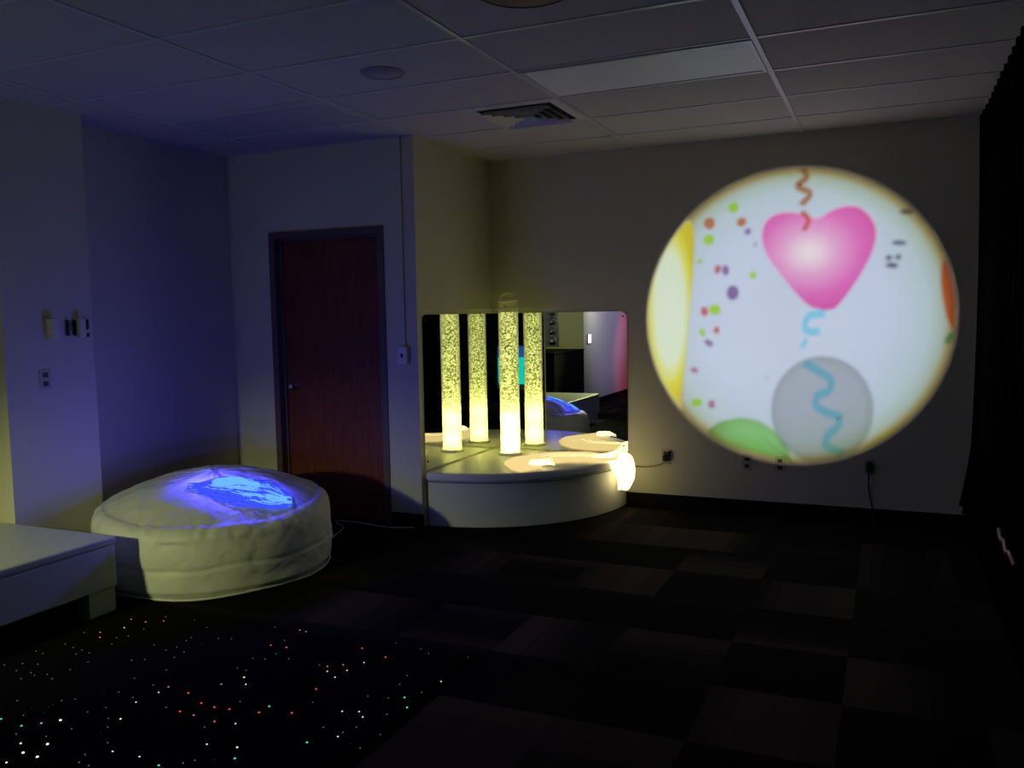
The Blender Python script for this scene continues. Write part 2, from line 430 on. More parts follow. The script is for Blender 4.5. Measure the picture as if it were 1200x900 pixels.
# ------------------------------------------------------------------ glowing fibre-optic strands
def strands(name, path, width, n, m, r=.0028, seg=4, height=.03, jit=.35, parent=None, ground=None, endvar=.12, taper=None):
    base_ = spline(path, 8); bm = BM(); L_ = len(base_)
    for s in range(n):
        off = random.uniform(-1,1); ph = random.uniform(0,50); hh = random.uniform(0,1)
        k0 = 0; k1 = L_ - int(random.uniform(0,endvar)*L_)
        pts = []
        for i in range(k0, k1):
            p = base_[i]; t = (base_[min(i+1,L_-1)]-base_[max(i-1,0)]); t.z = 0
            t = t.normalized() if t.length > 1e-6 else Vector((1,0,0))
            side = Vector((-t.y,t.x,0)); u = i/(L_-1)
            w = width(u) if callable(width) else width
            o = (off + jit*noise.noise(Vector((ph, u*5, 0))))*w
            z = hh*height*(1-.5*off*off) + .006*noise.noise(Vector((ph,u*9,3)))
            q = p + side*o + Vector((0,0,max(z,0)+r))
            if ground: q.z = max(q.z, ground(q.x,q.y)+r+max(z,0))
            pts.append(q)
        if len(pts) > 2: tube(bm, pts, r, seg)
    o = obj(name, bm, m, parent)
    return o
peach = emis('warm_glowing_fibre', (1,.74,.30), .95)
peachb = emis('bright_warm_fibre', (1,.86,.42), 2.3)
fb = thing('fibre_optic_bundle', 'warm white glowing fibre-optic bundle draped over the cream corner platform', 'fibre optic light', (-2.3,6.1,PLZ))
def platz(x,y):
    return PLZ if math.hypot(x-XC, y-YB) < 1.20 else -1
path = [(-1.895,6.29,.42),(-2.0,6.28,.41),(-2.18,6.27,.405),(-2.36,6.22,.405),(-2.49,6.05,.405),(-2.52,5.88,.405),(-2.46,5.74,.405),(-2.36,5.67,.405)]
o = strands('glowing_strand_spread', path, lambda u: .10+.09*sin(pi*min(1,u*1.25)), 210, peach, r=.0026, parent=fb, ground=platz, height=.025); o['kind'] = 'stuff'
path_ = path[:5]
path = [(-2.42,5.80,.42),(-2.36,5.78,.425),(-2.30,5.80,.43),(-2.25,5.84,.42)]
o = strands('glowing_strand_ends', path, .032, 22, peachb, r=.0026, parent=fb, height=.045, endvar=.6); o['kind'] = 'stuff'
o = strands('bright_strand_spread', path_, .085, 45, emis('mid_warm_fibre', (1,.82,.38), 1.35), r=.0026, parent=fb, ground=platz, height=.035, endvar=.5); o['kind'] = 'stuff'
# hanging hank over the platform's edge
bm = BM()
for s_ in range(170):
    y = random.uniform(6.19,6.44); dd = random.uniform(0,1); ln = random.uniform(.85,1)
    ex = XC+math.sqrt(1.205**2-(YB-y)**2); yc = 6.29+(y-6.27)*.35
    p = [(ex-.16,y+.01,.408+dd*.01),(ex-.05,y,.412+dd*.045),(ex+.012+dd*.05,y,.395+dd*.035),(ex+.02+dd*.085,y*.7+yc*.3,.335+dd*.01),
         (-1.905+dd*.11+.01,y*.35+yc*.65,.26),(-1.895+dd*.07,yc,.26-.085*ln)]
    tube(bm, spline(p,4), .0032, 4)
o = obj('glowing_strand_hank', bm, peachb, fb); o['kind'] = 'stuff'

# ------------------------------------------------------------------ beanbag
BX, BY, BR = -3.825, 4.052, .695
def top_h(x, y):
    lx, ly = x-BX, y-BY; r = min(math.hypot(lx,ly)/.70, 1)
    h = .40 + .205*(1-r*r)
    h -= .045*(lx*.69-ly*.72)/.7
    h -= .045*math.exp(-((lx-.20)**2/.055+(ly+.22)**2/.020))
    h += .020*math.exp(-((lx-.38)**2/.02+(ly-.12)**2/.004))
    return h
bm = BM(); na = 220; rows = []
prof = []
for i in range(8): prof.append(('s', i/7*.055, .955+.045*(i/7)))
for i in range(1,26): prof.append(('s', .055+i/25*.27, 1.0))
for i in range(1,15): prof.append(('c', i/14))
for i in range(1,40): prof.append(('t', 1-i/40))
for pr in prof:
    ring = []
    for k in range(na):
        a = 2*pi*k/na; ca, sa = cos(a), sin(a)
        if pr[0] == 's':
            r = BR*pr[2]; z = pr[1]
            r += .010*sin(pi*min(z/.33,1))
        elif pr[0] == 'c':
            t = pr[1]*pi/2; rz = top_h(BX+.62*ca, BY+.62*sa)-.325
            r = BR-.075*(1-cos(t)); z = .325+ (rz)*sin(t)
        else:
            r = .62*pr[1]; z = top_h(BX+r*ca, BY+r*sa)
        x, y = BX+r*ca, BY+r*sa
        # vinyl creases
        w = noise.noise(Vector((ca*3.2, sa*3.2, z*6)))*.010 + noise.noise(Vector((x*9, y*9, z*14+5)))*.006
        pk = (noise.noise(Vector((ca*14, sa*14, 2.0)))*.012)*math.exp(-((z-.385)/.05)**2)
        cr = -.007*math.exp(-((z-.185-.03*noise.noise(Vector((ca*2,sa*2,9))))/.012)**2) if pr[0]=='s' else 0
        rid = abs(noise.noise(Vector((x*4.5+3, y*4.5, z*7))))
        cr += -.005*max(0,.05-rid)/.05
        rim = math.exp(-((z-.40)/.09)**2)
        rid2 = abs(noise.noise(Vector((ca*7+3, sa*7, z*4))))
        cr += -.013*rim*max(0,.12-rid2)/.12 + .004*rim*noise.noise(Vector((ca*26, sa*26, z*9)))
        if pr[0] == 's' : x += ca*(w+pk+cr); y += sa*(w+pk+cr)
        elif pr[0] == 'c': x += ca*(w+pk+cr)*.7; y += sa*(w+pk+cr)*.7; z += (w+pk+cr)*.7
        else: z += w*1.2+cr*.9
        ring.append(bm.verts.new((x,y,max(z,.0))))
    rows.append(ring)
for a, b in zip(rows, rows[1:]):
    for k in range(na): bm.faces.new((a[k],a[(k+1)%na],b[(k+1)%na],b[k]))
c = bm.verts.new((BX,BY,top_h(BX,BY)))
for k in range(na): bm.faces.new((rows[-1][k], rows[-1][(k+1)%na], c))
bm.faces.new(rows[0][::-1])
bag = thing('beanbag', 'large round white vinyl beanbag with blue glowing strands on top, beside the bench', 'beanbag', (BX,BY,0))
cover = obj('cover', bm, bagm, bag, smooth=True)
bm = BM(); tube(bm, [(BX+(.685+.006*sin(5*a))*cos(a), BY+(.685+.006*sin(5*a))*sin(a), .012+.008*sin(3*a)**2) for a in [2*pi*i/90 for i in range(91)]], .006, 6)
obj('piping', bm, bagm, cover)

bluef = emis('blue_glowing_fibre', (.045,.085,1.0), 1.0)
cyanf = emis('pale_blue_glowing_fibre', (.14,.43,1.0), 1.15)
bf = thing('fibre_optic_bundle', 'blue glowing fibre-optic bundle lying in the top of the beanbag', 'fibre optic light', (-3.45,3.95,.5))
bagz = lambda x,y: top_h(x,y)+.006
def sp(name, path, w, n, m, **kw):
    o = strands(name, path, w, n, m, r=.0026, parent=bf, ground=bagz, **kw); o['kind'] = 'stuff'
full = [(-3.24,4.06,.4),(-3.30,4.01,.4),(-3.38,3.97,.4),(-3.47,3.94,.4),(-3.58,3.91,.4),(-3.70,3.86,.4),(-3.80,3.80,.4)]
sp('blue_strand_spread', full, lambda u: .045+.10*sin(pi*min(1,u*1.1)), 80, bluef, height=.016, endvar=.45)
sp('pale_strand_scatter', full[:5], lambda u: .03+.07*sin(pi*min(1,u)), 26, cyanf, height=.020, endvar=.3)
sp('pale_strand_tips', [(-3.43,4.00,.5),(-3.50,3.97,.5),(-3.60,3.94,.5),(-3.69,3.89,.5)], lambda u: .03+.03*sin(pi*u), 60, cyanf, height=.028)
sp('pale_strand_root', [(-3.25,4.03,.4),(-3.29,3.99,.4),(-3.34,3.95,.4)], .026, 40, cyanf, height=.025)
bm = BM(); tube(bm, spline([(-3.50,4.75,.02),(-3.62,5.1,.008),(-3.80,5.27,.006),(-3.66,5.30,.006),(-3.50,5.27,.006),(-3.30,5.25,.006),(-3.14,5.30,.006)],8), .004, 6)
tag(obj('power_cord', bm, whitep), 'thin white cord on the floor between the beanbag and the door', 'cord')

# ------------------------------------------------------------------ bench
bn = thing('bench', 'long low off-white padded bench at the left edge beside the beanbag', 'bench', (-4.4,2.4,0))
box_ = BM(); box(box_, (-5.55,1.66,.135), (-3.74,3.225,.36)); obj('seat_body', box_, benchm, bn, bevel=.012)
box_ = BM(); box(box_, (-5.55,1.655,.362), (-3.735,3.23,.405)); obj('seat_pad', box_, benchm, bn, bevel=.014)
for lx, ly in ((-3.85,3.06),(-3.85,1.68),(-5.5,3.06),(-5.5,1.68)):
    b = BM(); box(b, (lx,ly,0), (lx+.09,ly+.165,.134)); obj('leg', b, benchm, bn, bevel=.004)

# ------------------------------------------------------------------ star rug
DOTS = [(-3.599, 2.474, 'n'), (-3.407, 2.46, 'n'), (-3.366, 2.446, 'n'), (-3.462, 2.535, 'n'), (-3.534, 2.515, 'n'), (-3.489, 2.452, 'n'), (-3.389, 2.4, 'n'), (-3.323, 2.474, 'n'), (-3.261, 2.45, 'n'), (-3.204, 2.247, 'n'), (-3.115, 2.114, 'c'), (-2.987, 2.105, 'c'), (-3.061, 2.168, 'n'), (-2.945, 2.053, 'n'), (-2.864, 2.011, 'y'), (-2.793, 1.968, 'Y'), (-2.719, 1.967, 'Y'), (-2.785, 1.899, 'y'), (-2.935, 2.148, 'c'), (-2.824, 2.083, 'n'), (-2.767, 2.044, 'Y'), (-2.888, 2.193, 'Y'), (-2.787, 2.16, 'n'), (-2.995, 2.346, 'n'), (-2.85, 2.283, 'n'), (-3.272, 2.547, 'n'), (-3.484, 2.735, 'n'), (-3.4, 2.681, 'n'), (-3.417, 2.727, 'n'), (-3.355, 2.715, 'n'), (-3.601, 2.893, 'n'), (-3.527, 2.922, 'r'), (-3.473, 2.874, 'r'), (-3.392, 2.9, 'n'), (-3.348, 2.835, 'n'), (-3.467, 3.013, 'w'), (-3.531, 3.114, 'r'), (-3.43, 3.113, 'r'), (-3.36, 3.035, 'n'), (-3.147, 2.898, 'n'), (-3.051, 2.752, 'n'), (-3.102, 2.725, 'n'), (-2.932, 2.586, 'n'), (-2.8, 2.563, 'n'), (-2.724, 2.519, 'w'), (-2.869, 2.701, 'n'), (-3.045, 2.871, 'n'), (-3.353, 3.156, 'r'), (-3.392, 3.209, 'n'), (-2.786, 2.444, 'n'), (-2.739, 2.417, 'w'), (-2.814, 2.337, 'n'), (-2.727, 2.274, 'n'), (-2.679, 2.288, 'y'), (-2.67, 2.221, 'n'), (-2.57, 2.134, 'n'), (-2.501, 2.095, 'w'), (-2.576, 2.043, 'n'), (-2.548, 1.996, 'n'), (-2.499, 1.994, 'n'), (-2.382, 2.104, 'w'), (-2.272, 2.085, 'c'), (-2.59, 2.428, 'n'), (-2.881, 2.459, 'n'), (-2.727, 2.574, 'r'), (-3.357, 2.939, 'n'), (-3.551, 2.629, 'n'), (-3.555, 2.75, 'n'), (-3.608, 2.638, 'n'), (-3.27, 2.637, 'n'), (-3.036, 2.316, 'n'), (-3.079, 3.166, 'n'), (-3.049, 3.033, 'n'), (-3.043, 2.994, 'n'), (-2.918, 3.073, 'n'), (-2.859, 3.095, 'n'), (-3.026, 2.918, 'n'), (-2.947, 2.883, 'n'), (-3.216, 3.226, 'n'), (-2.762, 3.29, 'n'), (-2.578, 3.299, 'r'), (-2.619, 3.304, 'r'), (-2.604, 3.169, 'n'), (-2.626, 3.097, 'r'), (-2.539, 3.102, 'R'), (-2.534, 3.022, 'n'), (-2.444, 2.997, 'n'), (-2.541, 2.955, 'n'), (-2.591, 2.833, 'n'), (-2.538, 2.828, 'n'), (-2.495, 2.766, 'y'), (-2.44, 2.713, 'w'), (-2.538, 2.676, 'r'), (-2.604, 2.559, 'R'), (-2.486, 2.508, 'R'), (-2.511, 2.421, 'R'), (-2.411, 2.5, 'R'), (-2.437, 2.417, 'r'), (-2.343, 2.508, 'R'), (-2.324, 2.406, 'R'), (-2.237, 2.423, 'w'), (-2.215, 2.529, 'R'), (-2.213, 2.586, 'c'), (-2.351, 2.577, 'n'), (-2.093, 2.573, 'R'), (-2.136, 2.784, 'R'), (-2.199, 2.948, 'w'), (-2.132, 2.91, 'w'), (-2.231, 2.992, 'r'), (-2.272, 2.991, 'n'), (-2.074, 2.678, 'n'), (-1.895, 2.406, 'c'), (-1.817, 2.484, 'w'), (-2.224, 2.261, 'w'), (-2.06, 2.22, 'c'), (-2.106, 2.284, 'y'), (-2.181, 2.158, 'n'), (-2.206, 2.129, 'n'), (-1.909, 2.523, 'n'), (-2.327, 2.358, 'n'), (-2.6, 2.943, 'n'), (-2.943, 2.821, 'n'), (-2.202, 3.22, 'R'), (-2.046, 3.171, 'R'), (-2.103, 3.086, 'w'), (-2.125, 2.988, 'w'), (-2.175, 3.031, 'r'), (-2.089, 3.333, 'n'), (-1.946, 3.313, 'n'), (-1.886, 3.279, 'n'), (-1.701, 3.307, 'n'), (-1.691, 3.037, 'w'), (-1.839, 2.951, 'n'), (-1.756, 2.851, 'c'), (-1.701, 2.778, 'c'), (-1.9, 2.807, 'n'), (-1.814, 2.824, 'n'), (-1.856, 2.679, 'w'), (-1.818, 2.647, 'w'), (-1.919, 2.657, 'w'), (-1.68, 2.554, 'n'), (-1.693, 2.443, 'n'), (-1.795, 2.57, 'n'), (-1.744, 2.7, 'n'), (-1.855, 3.037, 'n'), (-1.818, 2.517, 'n'), (-1.715, 2.917, 'n')]
RX0, RX1, RY0, RY1 = -3.72, -1.665, 1.30, 3.34
rg = thing('light_point_rug', 'black rug strewn with tiny coloured light points in front of the bench', 'rug', (-2.7,2.4,0))
nx, ny = 60, 60; bm = BM()
g = [[bm.verts.new((RX0+(RX1-RX0)*i/nx, RY0+(RY1-RY0)*j/ny, .014 if 0<i<nx and 0<j<ny else 0.001)) for j in range(ny+1)] for i in range(nx+1)]
for i in range(nx):
    for j in range(ny): bm.faces.new((g[i][j],g[i+1][j],g[i+1][j+1],g[i][j+1]))
obj('pile', bm, rugm, rg)
DC = {'n':((.75,.85,.9),.16,.0028),'w':((.9,1,.95),1.0,.0032),'R':((1,.08,.07),1.0,.0042),'r':((1,.25,.25),.8,.0036),'y':((1,.85,.45),1.2,.0040),'Y':((1,.8,.5),2.2,.0048),'c':((.05,.9,.55),.9,.0042)}
DM = {k: emis('light_point_'+{'n':'faint','w':'white','R':'red','r':'rose','y':'yellow','Y':'amber','c':'green'}[k], v[0], v[1], False) for k,v in DC.items()}
def dome(bm, x, y, r):
    lathe(bm, [(r,0),(r*.8,r*.6),(0,r*.9)], (x,y,.0145), 8)
order = sorted(DOTS, key=lambda q: -DC[q[2]][1]*DC[q[2]][2])
for x, y, c in order[:98]:
    b = BM(); dome(b, x, y, DC[c][2]); obj('light_point', b, DM[c], rg)
b = BM()
for x, y, c in order[98:]: dome(b, x, y, DC[c][2])
for _ in range(50):
    dome(b, random.uniform(RX0+.05,RX1-.04), random.uniform(RY0+.05,RY1-.02), .0011)
o = obj('faint_light_points', b, DM['n'], rg); o['kind'] = 'stuff'

# ------------------------------------------------------------------ curtain along the right wall
bm = BM(); y = -2.6; cols = []; n = 0
while y < 6.50:
    u = (y+2.6)
    cols.append((y, .535 + .022*sin(u*2*pi/.16) + .010*noise.noise(Vector((u*1.7,0,0)))))
    y += .02
nz = 26
vs_ = []
for (y, x) in cols:
    col = []
    far = max(0, (y-5.2)/1.3)
    for j in range(nz+1):
        t = j/nz; zb = .02+.17*min(1,far); z = zb + (2.778-zb)*t
        low = (1-t)
        dx = -.085*far*max(0, 1-z/.62)**1.3 + .02*far*sin(pi*t)
        amp = 1+.5*low
        col.append(bm.verts.new((.535+(x-.535)*amp+dx, y, z)))
    vs_.append(col)
for a, b in zip(vs_, vs_[1:]):
    for j in range(nz): bm.faces.new((a[j],b[j],b[j+1],a[j+1]))
o = obj('curtain', bm, curtm, smooth=True)
sm = o.modifiers.new('s','SOLIDIFY'); sm.thickness = .006
tag(o, 'full-height black curtain in soft folds along the right wall', 'curtain')
bm = BM(); tube(bm, [(.545,-2.65,H-.0125),(.545,6.52,H-.0125)], .007, 8)
tag(obj('curtain_track', bm, blackp), 'thin dark curtain track under the ceiling at the right wall', 'curtain track')
# small red tie with a pale end on the curtain
t = thing('curtain_tie', 'small dark red tie with a pale end hanging low on the black curtain', 'curtain tie', (.47,4.2,.5))
bm = BM(); tube(bm, spline([(.468,4.20,.515),(.462,4.08,.50),(.462,3.97,.52),(.468,3.86,.50)],5), .011, 10); obj('red_cord', bm, redp, t)
bm = BM(); tube(bm, spline([(.47,4.44,.51),(.465,4.33,.50),(.462,4.205,.512)],5), .009, 10); obj('pale_end', bm, mat('grey_cord',(.3,.28,.28),.6), t)

# ------------------------------------------------------------------ sockets and small wall things
def outlet(origin, axis, label, name='wall_outlet', group=None, w=.072, h=.115, plug=False):
    x, y, z = origin; t = thing(name, label, 'outlet', origin, group)
    def bx(b, u0,u1,z0,z1,d0,d1):
        if axis == 'y': box(b, (x+u0,y-d0,z+z0), (x+u1,y-d1,z+z1))
        else: box(b, (x+d0,y+u0,z+z0), (x+d1,y+u1,z+z1))
    b = BM(); bx(b,-w/2,w/2,-h/2,h/2,0,.006); plate = obj('cover_plate', b, platem, t, bevel=.0015)
    for s in (-1,1):
        b = BM(); bx(b,-.017,.017,s*.026-.014,s*.026+.014,.006,.008); obj('socket', b, darkslot, plate)
    return t
G = 'outlets low on the back wall'
outlet((-1.600,YB,.402),'y','outlet right of the corner platform with a thin cord plugged in', group=G)
outlet((-.978,YB,.388),'y','left one of the two empty outlets under the projected circle', group=G)
outlet((-.739,YB,.388),'y','right one of the two empty outlets under the projected circle', group=G)
outlet((-.125,YB,.400),'y','outlet with a black plug and cord right of the projected circle', group=G)
outlet((XA,3.48,1.204),'x','outlet high on the pier at the left below the ivory boxes')
t = thing('plug', 'small black plug in the outlet right of the corner platform', 'plug', (-1.60,YB-.01,.41))
bm = BM(); box(bm, (-1.618,YB-.04,.372), (-1.590,YB-.0085,.415)); obj('plug_body', bm, blackp, t, bevel=.004)
bm = BM(); box(bm, (-1.580,YB-.03,.37), (-1.573,YB-.0085,.445)); obj('plug_tab', bm, blackp, t, bevel=.001)
bm = BM(); tube(bm, spline([(-1.604,YB-.035,.370),(-1.63,YB-.03,.345),(-1.70,YB-.02,.322),(-1.78,YB-.015,.312),(-1.88,YB-.02,.312),(-1.905,YB-.10,.30)],8), .0035, 6)
tag(obj('power_cord', bm, mat('brown_cord',(.12,.08,.04),.5)), 'thin brown cord running from outlet to the platform fibre lights', 'cord')
t = thing('plug', 'black plug with cord hanging to the floor, right of the projection', 'plug', (-.127,YB-.01,.41))
bm = BM(); box(bm, (-.145,YB-.045,.378), (-.108,YB-.0085,.425)); obj('plug_body', bm, blackp, t, bevel=.004)
bm = BM(); tube(bm, spline([(-.127,YB-.035,.38),(-.128,YB-.022,.29),(-.120,YB-.018,.20),(-.098,YB-.02,.10),(-.09,YB-.025,.02),(-.06,YB-.06,.006)],8), .005, 6)
tag(obj('power_cord', bm, blackp), 'black cord hanging down the wall right of the projected circle', 'cord')

# raceway and switch on the door wall
t = thing('light_switch', 'pale surface box with a switch, between door and mirrors', 'switch', (-3.20,YD,1.255))
bm = BM(); box(bm, (-3.236,YD-.045,1.195), (-3.160,YD,1.318)); obj('switch_box', bm, whitep, t, bevel=.004)
bm = BM(); box(bm, (-3.205,YD-.056,1.243), (-3.191,YD-.0455,1.270)); obj('toggle', bm, blackp, t)
bm = BM(); box(bm, (-3.210,YD-.016,1.319), (-3.186,YD,H-.006))
tag(obj('cable_raceway', bm, wallm, bevel=.002), 'thin vertical cable raceway from the switch up to the ceiling', 'cable raceway')

# boxes on the pier
t = thing('wall_control_box', 'small ivory box on the left pier, left of the black bracket', 'wall box', (XA,3.53,1.495))
bm = BM(); box(bm, (XA,3.508,1.437), (XA+.055,3.556,1.557)); obj('case', bm, ivory, t, bevel=.004)
t = thing('wall_bracket', 'black H-shaped wall bracket holding an ivory block on the left pier', 'wall bracket', (XA,3.70,1.50))
bm = BM()
box(bm,(XA,3.640,1.455),(XA+.022,3.652,1.548)); box(bm,(XA+.010,3.653,1.494),(XA+.020,3.685,1.506)); box(bm,(XA,3.6855,1.455),(XA+.022,3.694,1.548))
obj('bracket_frame', bm, blackp, t, bevel=.002)
bm = BM(); box(bm,(XA,3.696,1.442),(XA+.055,3.738,1.555)); obj('ivory_block', bm, ivory, t, bevel=.004)
t = thing('wall_hook', 'short black double knob on the left pier, right of the bracket', 'hook', (XA,3.775,1.5))
bm = BM(); box(bm,(XA,3.765,1.49),(XA+.03,3.782,1.552)); obj('upper_knob', bm, blackp, t, bevel=.005)
bm = BM(); box(bm,(XA,3.763,1.443),(XA+.03,3.784,1.468)); obj('lower_knob', bm, blackp, t, bevel=.005)

# ------------------------------------------------------------------ the projection
SHAPES = {
    'heart': [(0.215, 0.055), (0.116, 0.091), (0.016, 0.198), (-0.086, 0.332), (-0.176, 0.467), (-0.211, 0.6), (-0.186, 0.703), (-0.115, 0.756), (-0.014, 0.765), (0.085, 0.743), (0.176, 0.71), (0.256, 0.753), (0.351, 0.784), (0.446, 0.773), (0.529, 0.698), (0.566, 0.596), (0.549, 0.472), (0.488, 0.336), (0.407, 0.2), (0.312, 0.074), (0.259, 0.054)],
    'yellow': [(-0.747, 0.75), (-0.709, 0.639), (-0.72, 0.354), (-0.748, 0.026), (-0.776, -0.278), (-0.813, -0.641), (-0.855, -0.77), (-1.032, -0.505), (-1.145, -0.109), (-1.144, 0.173), (-1.027, 0.504), (-0.857, 0.715)],
    'pale': [(-0.816, 0.645), (-0.769, 0.588), (-0.775, 0.356), (-0.806, 0.027), (-0.837, -0.278), (-0.88, -0.502), (-0.959, -0.391), (-1.015, -0.11), (-1.029, 0.115), (-0.976, 0.364), (-0.914, 0.527)],
    'green': [(-0.651, -0.945), (-0.596, -0.845), (-0.501, -0.78), (-0.367, -0.748), (-0.234, -0.766), (-0.117, -0.835), (-0.026, -0.95), (0.021, -1.077), (0.027, -1.184), (-0.638, -1.225)],
    'sliver': [(0.495, -1.025), (0.541, -0.905), (0.681, -0.796), (0.806, -0.733), (0.864, -0.777), (0.729, -0.91), (0.59, -1.02)],
    'orange': [(0.993, 0.403), (0.977, 0.318), (0.977, 0.22), (0.99, 0.122), (1.015, -0.001), (1.052, -0.095), (1.117, -0.101), (1.133, 0.167), (1.063, 0.388)],
    'ribL': [(0.095, -0.333), (0.195, -0.393), (0.282, -0.457), (0.258, -0.541), (0.192, -0.569), (0.181, -0.643), (0.26, -0.699), (0.341, -0.722), (0.323, -0.802), (0.262, -0.865), (0.258, -0.944), (0.386, -0.991)],
    'ribU': [(0.235, 0.029), (0.122, 0.008), (0.101, -0.091), (0.2, -0.105)],
    'ribU2': [(0.109, -0.157), (0.074, -0.223)],
    'ribO': [(0.063, 1.077), (0.102, 1.013), (0.034, 0.952), (0.126, 0.894), (0.06, 0.817)],
    'ribO2': [(0.065, 0.77), (0.115, 0.706), (0.081, 0.631)],
    'greybal': [(0.568, -0.664), (0.564, -0.731), (0.55, -0.797), (0.526, -0.859), (0.492, -0.916), (0.451, -0.967), (0.402, -1.008), (0.347, -1.04), (0.289, -1.061), (0.227, -1.071), (0.165, -1.068), (0.105, -1.053), (0.047, -1.027), (-0.005, -0.989), (-0.05, -0.941), (-0.088, -0.885), (-0.115, -0.822), (-0.132, -0.754), (-0.138, -0.684), (-0.133, -0.614), (-0.117, -0.545), (-0.09, -0.481), (-0.054, -0.424), (-0.01, -0.374), (0.041, -0.334), (0.098, -0.304), (0.158, -0.286), (0.219, -0.28), (0.28, -0.286), (0.338, -0.303), (0.393, -0.331), (0.443, -0.37), (0.485, -0.417), (0.52, -0.472), (0.546, -0.532), (0.562, -0.597)],
}
CONFETTI = [(-0.419, 0.828, 0.0416, 0.0387, 'g'), (-0.597, 0.722, 0.0446, 0.0476, 'o'), (-0.359, 0.718, 0.0387, 0.0357, 'o'), (-0.314, 0.645, 0.0238, 0.0268, 'p'), (-0.603, 0.599, 0.0446, 0.0416, 'g'), (-0.671, 0.44, 0.0238, 0.0178, 'g'), (-0.535, 0.374, 0.0268, 0.0357, 'r'), (-0.476, 0.365, 0.0268, 0.0416, 'p'), (-0.274, 0.32, 0.0297, 0.0268, 'g'), (-0.423, 0.194, 0.0476, 0.0595, 'p'), (-0.635, 0.057, 0.0297, 0.0387, 'r'), (-0.556, 0.07, 0.0476, 0.0416, 'g'), (-0.543, -0.086, 0.0238, 0.0297, 'r'), (-0.651, -0.104, 0.0208, 0.0387, 'g'), (-0.602, -0.184, 0.0387, 0.0238, 'p'), (-0.712, -0.394, 0.0327, 0.0238, 'm'), (-0.693, -0.644, 0.0476, 0.0327, 'g'), (-0.58, -0.655, 0.0297, 0.0357, 'm'), (-0.735, -0.813, 0.0357, 0.0297, 'g'), (-0.259, 0.549, 0.0089, 0.0178, 'k'), (0.758, 0.721, 0.0476, 0.0208, 'k'), (-0.171, -0.448, 0.0089, 0.0089, 'k'), (0.716, 0.511, 0.0506, 0.0178, 'k'), (0.652, 0.41, 0.0238, 0.0208, 'k'), (0.711, 0.412, 0.0208, 0.0208, 'k'), (0.673, 0.357, 0.0446, 0.0208, 'k'), (1.04, -0.154, 0.0208, 0.0535, 'G')]
PC = (-.668, 1.474); PRD = 1.078
LY = -.40; SY = LY+.30; DIST = YB-LY; K = .30/DIST
def ribbon(pts, w):
    p = spline([(a,b,0) for a,b in pts], 5); L_, R_ = [], []
    for i, q in enumerate(p):
        t = (p[min(i+1,len(p)-1)]-p[max(i-1,0)]).normalized(); s = Vector((-t.y,t.x,0))
        ww = w*(.75+.35*abs(t.x))
        L_.append(q+s*ww); R_.append(q-s*ww)
    return L_, R_
def clip(x, y, r=PRD-.001):
    d_ = math.hypot(x,y)
    return (x,y) if d_ <= r else (x*r/d_, y*r/d_)
def smooth_loop(pts, n=4):
    out = []; m_ = len(pts)
    for i in range(m_):
        p0,p1,p2,p3 = [Vector((*pts[(i+j-1)%m_],0)) for j in range(4)]
        for k in range(n):
            t = k/n; q = .5*((2*p1)+(p2-p0)*t+(2*p0-5*p1+4*p2-p3)*t*t+(3*p1-p0-3*p2+p3)*t**3); out.append((q.x,q.y))
    return out
def ell(x, y, rx, ry, n=20): return [(x+rx*cos(2*pi*i/n), y+ry*sin(2*pi*i/n)) for i in range(n)]

wallmap = lambda x, y, off: (PC[0]+x, YB-off, PC[1]+y)
slidemap = lambda x, y, off: (PC[0]+x*K, SY-off*.25, PC[1]+y*K)

def film(name, col, grad=None):
    m, nt, out = nodes(name); L = nt.links.new
    t = N(nt,'ShaderNodeBsdfTransparent'); t.inputs['Color'].default_value = (*col,1)
    if grad:
        cx, cy, rx, ry, stops = grad
        g = N(nt,'ShaderNodeNewGeometry'); mp = N(nt,'ShaderNodeMapping'); mp.vector_type = 'TEXTURE'
        mp.inputs['Location'].default_value = (PC[0]+cx*K, SY, PC[1]+cy*K); mp.inputs['Scale'].default_value = (rx*K, 1000, ry*K)
        ln = N(nt,'ShaderNodeVectorMath', operation='LENGTH'); r = N(nt,'ShaderNodeValToRGB')
        e = r.color_ramp.elements
        e[0].position, e[0].color = stops[0][0], (*stops[0][1],1); e[1].position, e[1].color = stops[-1][0], (*stops[-1][1],1)
        for p_, c_ in stops[1:-1]: k_ = e.new(p_); k_.color = (*c_,1)
        L(g.outputs['Position'], mp.inputs['Vector']); L(mp.outputs[0], ln.inputs[0]); L(ln.outputs['Value'], r.inputs['Fac']); L(r.outputs['Color'], t.inputs['Color'])
    L(t.outputs[0], out.inputs['Surface']); return m

F_bg = film('slide_bg_vignette', (.45,.56,1), (0,0,PRD,PRD,[(0,(.49,.585,1.0)),(.62,(.46,.57,.99)),(.84,(.40,.53,.80)),(.93,(.32,.43,.50)),(.975,(.25,.22,.08)),(1.0,(.05,.025,.01))]))  # lens vignette and orange edge fringe put into the film colour
F_heart = film('slide_heart', (.9,.3,.6), (.12,.47,.56,.48,[(0,(.74,.72,1.0)),(.12,(.72,.62,.98)),(.34,(.66,.34,.82)),(.62,(.62,.14,.64)),(1.0,(.52,.06,.44))]))
F_heart2 = film('slide_heart_gloss', (.9,.3,.6), (.36,.55,.13,.17,[(0,(.74,.60,.95)),(1.0,(.70,.25,.66))]))
F_yel = film('slide_yellow', (.95,.95,.06))
F_green = film('slide_green', (.3,.7,.25), (-.30,-1.05,.36,.36,[(0,(.42,.95,.22)),(.6,(.48,.90,.30)),(.86,(.38,.72,.22)),(1.0,(.18,.48,.14))]))
F_grey = film('slide_grey', (.6,.62,.66), (.215,-.68,.36,.40,[(0,(.68,.66,.64)),(.8,(.66,.66,.62)),(1.0,(.54,.56,.54))]))
